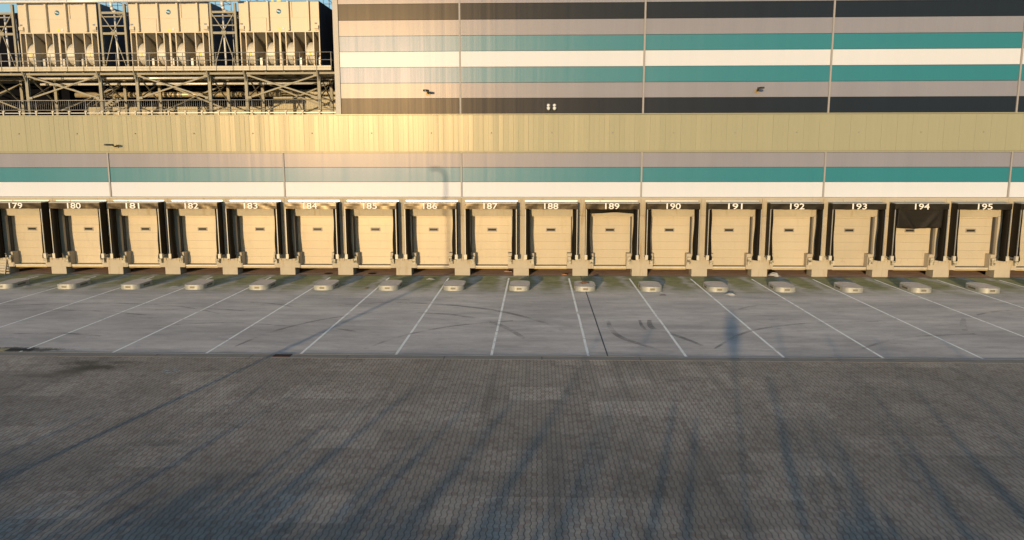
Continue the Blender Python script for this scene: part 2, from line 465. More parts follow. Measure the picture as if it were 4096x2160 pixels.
# ------------------------------------------------------------------ warehouse
wh = tag(empty('warehouse', (20, 0, 0)), 'long striped warehouse with a row of numbered loading docks under teal, white and grey cladding', 'warehouse')
wh.location = (0, 0, 0)
XL, XR = -16., 74.
def part(mb, name, m, parent=wh): return mb.build(name, m, parent)

# mass behind everything
b = MB(); b.box(XL, XR, .52, 42, .62, 10.62); b.box(20.30, XR, .3, 42, 10.62, 21.); part(b, 'core', 'roofing')
# dock walls
col_m = None; arm_m = None
for i in range(-3, 19):
    b = MB()
    b.box(0, 1.035, -.215, .75, -.05, .49)
    b.box(-.38, 1.40, -.215, .50, .493, 1.54)
    b.box(-.06, 1.08, -.20, .50, 1.543, 4.055)
    for xa, xb in ((-.375, -.06), (1.08, 1.395)):   # raised cap blocks beside the door, notched ledge between them
        b.box(xa, xb, -.285, -.216, 1.33, 1.535)
    for xa, xb, zt in ((-.20, -.06, 1.16), (.02, .12, 1.20), (.30, .46, 1.15), (.50, .58, 1.24), (.72, .86, 1.17), (.95, 1.06, 1.14)):
        b.box(xa, xb, -.262, -.216, .98, zt)
    b.box(-.30, 1.33, -.240, -.216, .50, .979)
    if col_m is None:
        o = part(b, 'concrete_pier', 'conc_pier'); col_m = o.data
    else: o = link('concrete_pier', col_m, wh)
    o.location = (4 * i, 0, 0)
lm = None
for i in range(-3, 18):
    if lm is None:
        b = MB(); b.box(.506, 4.494, -.196, .48, 4.07, 5.24); b.box(1.09, 3.93, -.12, .44, 4.02, 4.069)
        o = part(b, 'concrete_lintel', 'conc'); lm = o.data
    else: o = link('concrete_lintel', lm, wh)
    o.location = (4 * i, 0, 0)
# doors
dm = None
for i in DOCKS:
    if dm is None:
        b = MB(); zs = [.665, 1.18, 1.73, 2.27, 2.81, 3.35, 3.88, 4.02]
        for a, c in zip(zs, zs[1:]): b.box(1.138, 3.884, .36, .41, a + .005, c - .005)
        d0 = part(b, 'dock_door', 'door'); dm = d0
        MB().box(1.10, 3.92, .412, .47, .64, 4.06).build('backing', 'frame', d0)
        MB().box(1.082, 1.136, .06, .40, 1.55, 4.015).build('door_seal', 'seal', d0); MB().box(3.886, 3.938, .06, .40, 1.55, 4.015).build('door_seal', 'seal', d0)
        b = MB(); a, c, z0, z1, t = 2.19, 2.86, 2.94, 3.20, .062
        b.box(a, c, .335, .362, z0, z0 + t); b.box(a, c, .335, .362, z1 - t, z1); b.box(a, a + t, .335, .362, z0 + t, z1 - t); b.box(c - t, c, .335, .362, z0 + t, z1 - t)
        b.build('window_frame', 'frame', d0)
        MB().box(a + t, c - t, .345, .358, z0 + t, z1 - t).build('window_pane', 'glass', d0)
        b = MB(); b.box(1.41, 3.61, .28, .36, .62, .672); b.build('bottom_seal', 'gap', d0)
    else: d0 = copy_tree(dm, wh)
    d0.location = (4 * i, 0, 0)
# levellers
vm = None
for i in DOCKS:
    if vm is None:
        b = MB(); b.box(1.42, 3.60, -.16, .28, .56, .645); v0 = part(b, 'dock_leveller', 'lip'); vm = v0
        MB().box(1.405, 3.615, -.10, .30, .44, .556).build('leveller_beam', 'ochre', v0)
    else: v0 = copy_tree(vm, wh)
    v0.location = (4 * i, 0, 0)
bm_ = None
for i in DOCKS:
    for X in (1.257, 3.765):
        if bm_ is None:
            b = MB(); b.box(-.12, .12, -.47, -.218, .81, 1.31); o = part(b, 'dock_bumper', 'buffer'); bm_ = o.data
        else: o = link('dock_bumper', bm_, wh)
        o.location = (4 * i + X, 0, 0)
b = MB(); b.box(XL, XR, 3.2, 3.5, -.1, .62); b.box(XL, XR, .52, 3.6, .56, .70); part(b, 'pit_wall', 'pit')

# cladding stripes: each stripe is one part made of 12 m sheets, every sheet hung a hair out of plane
def stripe(name, m, x0, seam0, z0, z1, tilts, y0=0.):
    mb = MB(); xs = [x0]; s = seam0
    while s < XR:
        if s > x0 + .5: xs.append(s)
        s += 12.
    xs.append(XR)
    for a, c in zip(xs, xs[1:]):
        key = round(a); t = tilts.setdefault(key, rnd.uniform(-.0035, .0035))
        n = max(1, int((c - a) / 1.5)); vs = []; h = (c - a) / 2; mid = (a + c) / 2
        za, zb = z0 + .012, z1 - .012
        q = []
        for j in range(n + 1):
            X = a + .01 + (c - a - .02) * j / n; Y = y0 + t * (X - mid)
            q.append((X, Y))
        vs = [(X, Y, z) for z in (za, zb) for X, Y in q]
        vs += [(X, y0 + .09, z) for z in (za, zb) for X, Y in (q[0], q[-1])]
        N_ = n + 1
        fs = [(j, j + 1, N_ + j + 1, N_ + j) for j in range(n)]
        o = 2 * N_
        fs += [tuple(range(n, -1, -1)) + (o, o + 1), tuple(range(N_, 2 * N_)) + (o + 3, o + 2), (0, N_, o + 2, o), (n, o + 1, o + 3, 2 * N_ - 1)]
        mb.add(vs, fs)
    return part(mb, name, m)
tl, tu = {}, {20: .002, 21: .002, 28: -.0015, 29: -.0015}
tu = {21: -.008, 29: .009, 41: .001, 53: -.001, 65: .001}
for nm, mt, a, c in (('white_cladding', 'white_clad', 5.307, 6.315), ('teal_cladding', 'teal_clad', 6.315, 7.288), ('grey_cladding', 'grey_clad', 7.288, 8.254)):
    stripe(nm, mt, XL, 4.51 - 24, a, c, tl)
for nm, mt, a, c in (('charcoal_cladding', 'charcoal_clad', 10.81, 11.81), ('grey_cladding', 'grey_clad', 11.81, 12.80), ('teal_cladding', 'teal_clad', 12.80, 13.808),
                     ('white_cladding', 'white_clad', 13.808, 14.811), ('teal_cladding', 'teal_clad', 14.811, 15.80), ('grey_cladding', 'grey_clad', 15.80, 16.80),
                     ('charcoal_cladding', 'charcoal_clad', 16.80, 17.811), ('grey_cladding', 'grey_clad', 17.811, 18.81), ('teal_cladding', 'teal_clad', 18.81, 19.81), ('white_cladding', 'white_clad', 19.81, 20.81)):
    stripe(nm, mt, 20.55, 28.503 - 12, a, c, tu)
b = MB(); b.box(XL, XR, .095, .30, 5.26, 10.75); b.box(20.3, XR, .095, .29, 10.80, 20.9); part(b, 'cladding_backing', 'gap')
b = MB(); b.box(XL, XR, -.235, .09, 5.245, 5.300); part(b, 'drip_flashing', 'pale_trim')
b = MB(); b.box(XL, XR, -.035, .09, 8.262, 8.335); part(b, 'band_flashing', 'olive_clad')
b = MB(); b.box(XL, 20.2, -.085, .60, 10.715, 10.775); b.box(20.2, XR, -.07, .10, 10.735, 10.80); part(b, 'coping', 'olive_clad')
# olive band: narrow ribs, a wider joint every metre
b = MB(); X = XL; j = 0; vs = []; 
while X < XR:
    wd = 1 / 3.; g_ = .020 if j % 3 == 0 else .009; dp = .020 if j % 3 == 0 else .006
    t = rnd.uniform(-.0030, .0030)
    vs += [(X, -.05 + dp), (X + g_ * .5, -.05 - t), (X + wd - g_ * .5, -.05 + t)]
    X += wd; j += 1
vs.append((X, -.05 + .014))
n = len(vs)
b.add([(x, y, z) for z in (8.365, 10.715) for x, y in vs], [(i, i + 1, n + i + 1, n + i) for i in range(n - 1)])
b.box(XL, XR, -.02, .09, 8.345, 10.714)
part(b, 'olive_cladding', 'olive_clad')
# seam covers
for s in [4.51 + 12 * j for j in range(-1, 6)]:
    part(MB().box(s - .05, s + .05, -.085, .0949, 5.303, 8.258), 'seam_cover', 'trim')
for s in [28.503 + 12 * j for j in range(4)]:
    part(MB().box(s - .055, s + .055, -.085, .0949, 10.803, 20.85), 'seam_cover', 'trim')
part(MB().box(20.2, 20.545, -.06, .40, 10.802, 21.05), 'corner_trim', 'pale_trim')
part(MB().box(20.546, XR, -.08, .5, 20.85, 21.05), 'roof_coping', 'pale_trim')
part(MB().box(20.22, 20.299, .401, 42, 10.62, 21.0), 'side_cladding', 'charcoal_clad')
cap = None
for X in [22.54 + 4 * j for j in range(-7, 12)]:
    if cap is None:
        b = MB(); b.lathe([(0.001, -.13), (.030, -.127), (.038, -.10), (.022, -.085), (.022, -.04)], (0, 0, 0), 'y', 10); o = part(b, 'anchor_cap', 'alu_dull'); cap = o.data
    else: o = link('anchor_cap', cap, wh)
    o.location = (X, 0, 9.55)

# ------------------------------------------------------------------ dock shelters
def shelter():
    r = empty('dock_shelter')
    b = MB(); b.prism_x([(-.197, 5.02), (-.197, 4.985), (-1.0, 4.95), (-1.04, 4.955), (-1.075, 4.955), (-1.075, 4.985), (-1.0, 5.0)], .79, 4.25)
    b.build('hood', 'alu_dull', r)
    b = MB(); b.box(.777, 1.75, -.25, -.197, 5.022, 5.10); b.box(1.80, 4.273, -.25, -.197, 5.022, 5.10); b.build('flashing', 'alu', r)
    b = MB(); nx = 40; vs = []
    for j in range(nx + 1):
        X = .80 + 3.44 * j / nx
        sag = .02 * math.sin(j * .31 + 1) + .012 * math.sin(j * .9)
        for z, y in ((4.955, -1.062), (4.78, -1.062 - .004 * math.sin(j * .55)), (4.575 + sag * .6, -1.062 - .007 * math.sin(j * .4 + 2))):
            vs.append((X, y, z))
    b.add(vs, [(3 * j + q, 3 * j + 3 + q, 3 * j + 4 + q, 3 * j + 1 + q) for j in range(nx) for q in (0, 1)])
    hd = b.build('header', 'vinyl', r)
    md = hd.modifiers.new('thick', 'SOLIDIFY'); md.thickness = .02; md.offset = 0
    for s in (0, 1):
        X0 = .815 if s == 0 else 4.205
        b = MB(); b.box(X0, X0 + .02, -1.0, -.205, 1.42, 4.93); b.build('side_wall', 'vinyl_side', r)
        sg = 1 if s == 0 else -1; Xp = .80 if s == 0 else 4.24
        xa, xb = sorted((Xp, Xp + sg * .048))
        b = MB(); b.box(xa, xb, -1.09, -1.02, 1.5, 4.56); b.build('post', 'post', r)
        # leaning curtain: narrow at the head, wider and rounded at the foot
        b = MB(); nz = 22; vs = []
        for j in range(nz + 1):
            t = j / nz; z = 4.56 - (4.56 - 1.20) * t
            wd = .20 + .07 * t + .02 * math.sin(t * 9 + s * 2) + (.05 if t > .93 else 0)
            bul = .045 + .03 * t + (.06 if t > .9 else 0)
            a = Xp + sg * .06
            for q in range(5):
                f = q / 4.; vs.append((a + sg * wd * f, -1.0 - bul * math.sin(math.pi * f) + .26 * f * f, z))
        fs = [(5 * j + q, 5 * j + q + 1, 5 * j + 6 + q, 5 * j + 5 + q) for j in range(nz) for q in range(4)]
        b.add(vs, fs, True); c = b.build('side_curtain', 'curtain', r)
        md = c.modifiers.new('thick', 'SOLIDIFY'); md.thickness = .05; md.offset = 0
        xa, xb = sorted((Xp - sg * .06, Xp + sg * .12))
        b = MB(); b.box(xa, xb, -1.13, -.93, 1.23, 1.54); b.build('foot', 'lip', r)
        b = MB(); b.bar((Xp, -.92, 1.36), (Xp, -.22, 1.36), .05, .06); b.bar((Xp + sg * .3, -.5, 1.2), (Xp + sg * .3, -.216, 1.2), .06, .06); b.build('bracket', 'alu_dull', r)
    return r
proto = shelter()
gloss = {k_: '' for k_ in DOCKS}
NB = {189: 'with its inner curtain hanging below the header', 194: 'with a ribbed curtain hanging low across its door'}
shelters = [proto] + [copy_tree(proto) for i in DOCKS[1:]]
for i, o in zip(DOCKS, shelters):
    o.location = (4 * i, 0, 0)
    num = 180 + i
    tag(o, 'black dock shelter numbered %d in white %s' % (num, NB.get(num, 'on its header')), 'dock shelter', 'numbered dock shelters')
    hd = [c for c in o.children if c.name.startswith('header')][0]
    t = text_mesh('numeral', str(num), .93, .385, .012, 'numeral', .012, hd)
    t.location = (2.512, -1.089, 4.775)
    if num == 194:
        b = MB(); nx, nz = 24, 14; vs = []
        for q in range(nz + 1):
            t_ = q / nz
            for j in range(nx + 1):
                u = j / nx; bell = math.sin(math.pi * u)
                X = 1.06 + .0 * t_ + (2.92 - .08 * t_) * u
                z = 4.62 - (1.24 + .07 * math.sin(math.pi * u) + .02 * math.sin(u * 7) + .012 * math.sin(u * 17)) * t_
                Y = -.96 + .16 * bell * t_ + .006 * math.sin(q * 1.5) + .0 - .20 * math.exp(-((u - .05 - .32 * t_) / .045) ** 2) * t_ - .20 * math.exp(-((u - .95 + .32 * t_) / .045) ** 2) * t_
                vs.append((X, Y, z))
        W = nx + 1
        b.add(vs, [(q * W + j, q * W + j + 1, (q + 1) * W + j + 1, (q + 1) * W + j) for q in range(nz) for j in range(nx)], True)
        c = b.build('top_curtain', 'ribbed', o); c['label'] = 'ribbed black curtain hanging low'
        md = c.modifiers.new('thick', 'SOLIDIFY'); md.thickness = .02
    elif num == 189:
        b = MB(); nx = 24; vs = []
        for q in range(4):
            for j in range(nx + 1):
                u = j / nx; vs.append((1.03 + 2.97 * u, -.9 + .05 * math.sin(u * 9 + q), 4.62 - (.29 + .02 * math.sin(u * 8) + .05 * (abs(2 * u - 1) ** 3)) * q / 3))
        W = nx + 1
        b.add(vs, [(q * W + j, q * W + j + 1, (q + 1) * W + j + 1, (q + 1) * W + j) for q in range(3) for j in range(nx)], True)
        c = b.build('top_curtain', 'curtain', o); md = c.modifiers.new('thick', 'SOLIDIFY'); md.thickness = .02

# ------------------------------------------------------------------ wheel guide islands
def rounded(w, l, r, n=7):
    pts = []
    for cx, cy, a0 in ((w - r, l - r, 0), (-w + r, l - r, 90), (-w + r, -l + r, 180), (w - r, -l + r, 270)):
        for q in range(n + 1):
            a = R(a0 + 90 * q / n); pts.append((cx + r * math.cos(a), cy + r * math.sin(a)))
    return pts
def island():
    r = empty('loading_bay_island')
    b = MB(); w, l = .625, 1.05
    out = rounded(w, l, .46); inn = rounded(w - .012, l - .012, .448)
    n = len(out)
    b.add([(x, y, z) for z in (-.02, .30) for x, y in out], [(q, (q + 1) % n, n + (q + 1) % n, n + q) for q in range(n)], True)
    b.add([(x, y, .30) for x, y in out] + [(x, y, .285) for x, y in inn], [(q, (q + 1) % n, n + (q + 1) % n, n + q) for q in range(n)])
    b.build('steel_rim', 'galv', r)
    MB().prism(inn, .20, .288).build('concrete_fill', 'fill', r)
    for side in ('front', 'left', 'right'):
        b = MB(); d = MB()
        if side == 'front':
            y = -l; W, y0 = .17, y - .012
            b.box(-W, W, y0, y + .01, .205, .225); b.box(-W, W, y0, y + .01, .075, .095); b.box(-W, -W + .025, y0, y + .01, .095, .205); b.box(W - .025, W, y0, y + .01, .095, .205); b.box(-W + .025, W - .025, y0, y + .01, .143, .153)
            d.box(-W + .025, W - .025, y - .003, y + .012, .095, .205)
        else:
            s = -1 if side == 'left' else 1; xa, xb = sorted((s * (w + .012), s * (w - .01)))
            b.box(xa, xb, -.42, .42, .205, .225); b.box(xa, xb, -.42, .42, .075, .095); b.box(xa, xb, -.42, -.395, .095, .205); b.box(xa, xb, .395, .42, .095, .205)
            xa, xb = sorted((s * (w + .003), s * (w - .012))); d.box(xa, xb, -.395, .395, .095, .205)
        f = b.build('pocket_frame', 'galv_dull', r); d.build('pocket', 'pocket', f)
    return r
ip = island()
for i in range(-2, 19):
    o = ip if i == -2 else copy_tree(ip)
    o.location = (4 * i + .52, -5.05, 0)
    tag(o, 'low rounded galvanised island in front of the concrete pier between docks %d and %d' % (179 + i, 180 + i), 'traffic island', 'galvanised islands in front of the piers')

# ------------------------------------------------------------------ litter and small things on the ground
def crumple(name, x, y, z, w, l, h, m, label, cat, seed):
    rr = random.Random(seed); nx, ny = 6, 5; b = MB(); vs = []
    for a in range(nx + 1):
        for c in range(ny + 1):
            u, v = a / nx - .5, c / ny - .5
            e = max(0, 1 - 3.2 * (u * u + v * v))
            vs.append((w * (u + rr.uniform(-.06, .06)), l * (v + rr.uniform(-.06, .06)), h * e * rr.uniform(.35, 1.) + .006))
    b.add(vs, [(a * (ny + 1) + c, (a + 1) * (ny + 1) + c, (a + 1) * (ny + 1) + c + 1, a * (ny + 1) + c + 1) for a in range(nx) for c in range(ny)])
    o = b.build(name, m); o.location = (x, y, z); o.rotation_euler.z = rr.uniform(0, 3)
    md = o.modifiers.new('thick', 'SOLIDIFY'); md.thickness = .004; md.offset = 1
    return tag(o, label, cat, 'litter on the apron')
def stick(x0, y0, x1, y1, w, label):
    b = MB(); p, q = Vector((x0, y0, .03)), Vector((x1, y1, .035)); b.bar(p, q, w, .04)
    b.bar(p + Vector((.05, .02, .03)), p + (q - p) * .6 + Vector((0, .02, .035)), w * .4, .02)
    o = b.build('wood_offcut', 'wood'); return tag(o, label, 'litter', 'litter on the apron')
stick(31.30, 1.35, 31.83, 1.33, .09, 'orange wooden plank lying in the pit of dock 187')
stick(35.28, -.02, 35.62, .08, .10, 'short reddish wood offcut beside the pier right of dock 188')
crumple('crumpled_paper', 49.6, .02, 0, .75, .5, .30, 'paper', 'pale crumpled packaging heap in the pit of dock 192', 'litter', 1)
crumple('crumpled_paper', 44.92, -7.05, 0, .7, .42, .16, 'paper', 'grey crumpled paper in front of the island between docks 190 and 191', 'litter', 2)
crumple('paper_scrap', 40.97, -7.15, 0, .38, .16, .03, 'card', 'flat tan scrap in front of the island between docks 189 and 190', 'litter', 3)
crumple('paper_scrap', 41.05, -6.35, 0, .25, .14, .04, 'paper', 'small white scrap at the foot of the island between docks 189 and 190', 'litter', 4)
crumple('paper_scrap', 26.6, -1.95, 0, .6, .25, .09, 'paper', 'torn white paper on mossy concrete below dock 186', 'litter', 5)
crumple('paper_scrap', 1.5, -5.2, 0, .40, .2, .05, 'paper', 'white scrap on mossy concrete right of the island between docks 179 and 180', 'litter', 6)
crumple('paper_scrap', 10.95, -5.2, 0, .48, .25, .06, 'paper', 'white scrap on mossy concrete left of the island between docks 182 and 183', 'litter', 7)
crumple('dead_leaf', 23.08, -5.3, 0, .28, .2, .07, 'card', 'brown leaf on the moss left of the island between docks 185 and 186', 'litter', 8)
crumple('wet_cardboard', 36.5, -4.8, .288, .62, .45, .17, 'card', 'crumpled brown cardboard lying on top of the island between docks 188 and 189', 'litter', 9)
for x, y, lb in ((19.17, .35, '184'), (22.2, .42, '185')):
    o = MB().lathe([(.001, .012), (.26, .012), (.30, .003)], (0, 0, 0), 'z', 18).build('drain_cover', 'slot'); o.location = (x, y, 0)
    tag(o, 'dark round drain cover in the pit floor below dock %s' % lb, 'drain cover', 'round pit drains')
mh = tag(empty('inspection_cover', (11.3, -20.42, 0)), 'ochre framed inspection cover in a wet brown stain at the left end of the kerb', 'inspection cover')
b = MB(); b.box(-.75, -.35, -.22, .22, 0, .012); b.build('cover_plate', 'ochre', mh)
b = MB(); b.box(-.33, .75, -.16, .16, 0, .010); b.build('grating', 'slot', mh)
dg = tag(empty('drain_grate', (23.06, -21.08, .012)), 'rust brown drain grate set in the dark kerb strip', 'drain grate')
b = MB(); b.box(-.36, .36, -.2, .2, 0, .004); b.build('frame', 'slot', dg)
b = MB()
for q in range(9): b.box(-.35 + q * .08, -.31 + q * .08, -.19, .19, .004, .016)
b.box(-.36, .36, -.205, -.19, 0, .017); b.box(-.36, .36, .19, .205, 0, .017); b.build('bars', 'rust', dg)
ch = MB()
for q in range(7):
    a = q * .9; cx, cy = 19.47 + .23 * math.cos(a), -23.35 + .23 * math.sin(a)
    ch.add([(cx + .11 * math.cos(t) , cy + .11 * math.sin(t), .004) for t in [s * .9 for s in range(7)]], [tuple(range(7))])
struct(ch.build('chalk_mark', 'chalk'))
lad = tag(empty('steel_steps', (-3.45, -.22, 0)), 'pale steel steps fixed to the pier left of dock 179', 'steps')
b = MB()
for q in range(5): b.box(-.32, .36, -.30 + q * .04, -.06, .12 + q * .18, .19 + q * .18)
b.build('treads', 'galv', lad)
b = MB(); b.bar((.38, -.36, 0), (.38, -.05, 1.0), .05, .12); b.bar((-.34, -.36, 0), (-.34, -.05, 1.0), .05, .12); b.build('stringers', 'galv_dull', lad)

# ------------------------------------------------------------------ lamps and cameras on the wall
def wall_lamp(x, z, y0, label, tilt=0.):
    r = tag(empty('wall_lamp', (x, y0, z)), label, 'wall lamp', 'wall lamps')
    b = MB(); b.box(-.13, .13, -.05, 0, -.10, .12); b.build('bracket', 'brass', r)
    b = MB(); b.path([(0, -.04, 0), (0, -.25, .03), (0, -.5, .10 + tilt)], .04, 8); b.build('arm', 'lamp', r)
    b = MB(); n = 14; pts = []
    for q in range(n):
        a = 2 * math.pi * q / n; pts.append((.19 * math.cos(a), -.92 + .50 * math.sin(a)))
    b.prism(pts, .08 + tilt, .17 + tilt); b.build('lamp_head', 'lamp', r)
    b = MB(); b.prism([(x_ * .75, -.95 + (y_ + .92) * .7) for x_, y_ in pts], .060 + tilt, .079 + tilt); b.build('lens', 'lamp_glass', r)
wall_lamp(5.17, 8.68, -.055, 'dark wall lamp low on the olive band at the left, above docks 180 and 181')
wall_lamp(26.37, 12.11, -.01, 'dark wall lamp on the grey stripe left of the first tall seam, above dock 186')
wall_lamp(47.84, 12.19, -.01, 'dark wall lamp on the grey stripe at the right, above dock 191')
for x, lb in ((34.307, 'left of a pair on the dark stripe above dock 188'), (34.704, 'right of a pair on the dark stripe above dock 188')):
    r = tag(empty('security_camera', (x, -.01, 11.22)), 'white dome security camera, ' + lb, 'camera', 'dome cameras')
    b = MB(); b.lathe([(.001, -.16), (.06, -.15), (.10, -.10), (.115, -.03), (.115, 0)], (0, 0, .10), 'y', 14); b.path([(0, -.12, .10), (0, -.20, .08), (0, -.22, 0)], .045, 8); b.build('mount', 'white_plastic', r)
    b = MB(); b.lathe([(.06, .05), (.115, .03), (.12, -.05), (.10, -.08)], (0, -.22, -.06), 'z', 14); b.lathe([(.10, -.08), (.075, -.13), (.03, -.155), (.001, -.16)], (0, -.22, -.06), 'z', 14); b.build('dome', 'white_plastic', r)

# ------------------------------------------------------------------ roof terrace: steel platform
pf = tag(empty('steel_platform', (0, 0, 0)), 'galvanised steel platform on braced columns carrying the cooling towers above the roof edge', 'platform')
PX0, PX1 = -12., 19.9
b = MB(); b.box(PX0, PX1, .34, 6.8, 13.70, 13.76); b.box(PX0, PX1, .36, 6.8, 13.86, 13.93); b.build('deck', 'galv_dull', pf)
b = MB(); X = -1.31 - 1.125 * 9
while X < PX1 - .2:
    x1 = min(X + 1.125, PX1)
    b.box(X + .02, x1 - .02, .285, .335, 13.845, 13.985); b.box(X + .02, x1 - .02, .28, .335, 13.695, 13.835); b.box(X + .02, X + .10, .27, .28, 13.70, 13.83); X += 1.125
b.build('edge_board', 'galv_dull', pf)
b = MB(); b.box(PX0, 20.15, .60, .80, 13.46, 13.60); b.box(PX0, 19.9, 3.8, 4.0, 13.40, 13.60); b.box(PX0, 19.9, 6.0, 6.2, 13.40, 13.68)
X = -11.
while X < 19: b.box(X, X + .12, .81, 6.0, 13.61, 13.695); X += 1.25
b.build('beam', 'steel', pf)
COLX = [-8.7, -3.62, -1.12, 3.97, 6.5, 11.47, 13.97, 18.91]
def hcol(x, y, z0, z1, w=.20):
    b = MB(); t = .02
    b.box(x - w / 2, x + w / 2, y - w / 2, y - w / 2 + t, z0, z1); b.box(x - w / 2, x + w / 2, y + w / 2 - t, y + w / 2, z0, z1); b.box(x - t / 2, x + t / 2, y - w / 2 + t, y + w / 2 - t, z0, z1)
    b.box(x - .16, x + .16, y - .16, y + .16, z0, z0 + .03); return b
for x in COLX:
    hcol(x, .80, 10.66, 13.455).build('column', 'steel', pf); hcol(x, 3.9, 10.66, 13.395).build('column', 'steel', pf)
    MB().bar((x, .70, 13.02), (x, .345, 13.69), .09, .07).build('strut', 'steel', pf)
    b = MB(); b.bar((x + .05, .92, 13.40), (x + .05, 3.78, 11.75), .05, .10); b.build('brace', 'steel', pf)
    b = MB(); b.bar((x - .05, .92, 11.9), (x - .05, 3.78, 13.1), .05, .08); b.build('brace', 'steel', pf)
for a, c in ((-8.7, -3.62), (-1.12, 3.97), (6.5, 11.47), (13.97, 18.91)):
    for yy, zz, zl in ((.69, 13.42, 11.94), (4.01, 13.2, 11.3)):
        MB().bar((a + .12, yy, zz), (c - .12, yy, zl), .10, .10, (0, 1, 0)).build('brace', 'steel', pf)
        MB().bar((a + .12, yy + .11, zl), (c - .12, yy + .11, zz), .10, .10, (0, 1, 0)).build('brace', 'steel', pf)
    b = MB()
    for xx, zz in ((a, 13.40), (c, 13.40), (a, 11.95), (c, 11.95)):
        s = .11 if xx == a else -.34
        b.box(xx + s, xx + s + .23, .655, .675, zz - .08, zz + .08)
    b.build('gusset', 'steel', pf)
b = MB()
for z in (14.85, 14.36): b.tube((PX0, .31, z), (PX1, .31, z), .024, 8); b.tube((PX1, .31, z), (PX1, 1.3, z), .024, 8)
b.build('hand_rail', 'rail', pf)
X = -1.31 - 1.125 * 9
while X < PX1 + .1:
    MB().tube((X, .265, 13.72), (X, .31, 14.85), .024, 8).build('rail_post', 'rail', pf); X += 1.125
MB().tube((PX1, .31, 13.72), (PX1, .31, 14.85), .026, 8).build('rail_post', 'rail', pf)

# lattice frames between the towers
def lattice(x0, x1, label):
    r = tag(empty('lattice_mast', (x0, 1.3, 13.93)), label, 'steel frame', 'braced frames between the cooling towers')
    w = x1 - x0; H = 4.27
    for x in (0, w):
        b = MB(); b.box(x - .07, x + .07, -.09, -.07, 0, H); b.box(x - .07, x + .07, .07, .09, 0, H); b.box(x - .012, x + .012, -.07, .07, 0, H); b.build('post', 'steel', r)
    for z, h in ((3.68, .14), (3.42, .07), (2.82, .07), (2.33, .15)):
        MB().box(.072, w - .072, -.05, .05, z - h / 2, z + h / 2).build('crossbar', 'steel', r)
    for p, q in (((.08, 3.58), (w / 2, 2.45)), ((w - .08, 3.58), (w / 2, 2.45)), ((w / 2 - .05, 2.24), (.09, .05)), ((w / 2 + .05, 2.24), (w - .09, .05))):
        MB().bar((p[0], -.06, p[1]), (q[0], -.06, q[1]), .05, .08, (0, 1, 0)).build('brace', 'steel', r)
    MB().box(w / 2 - .16, w / 2 + .16, -.10, -.075, 2.22, 2.46).build('gusset', 'steel', r)
    b = MB(); b.tube((.42, 1.1, -.2), (.36, 1.1, 3.75), .07, 8); b.build('drain_pipe', 'white_plastic', r)
    b = MB(); b.tube((.85, 1.6, -.2), (.80, 1.6, 3.6), .045, 8); b.build('drain_pipe', 'alu_dull', r)
lattice(-3.70, -1.99, 'braced steel frame at the left edge of the photo, left of the first cooling tower')
lattice(4.05, 5.72, 'braced steel frame between the left and the middle cooling tower')
lattice(11.61, 13.27, 'braced steel frame between the middle and the right cooling tower')

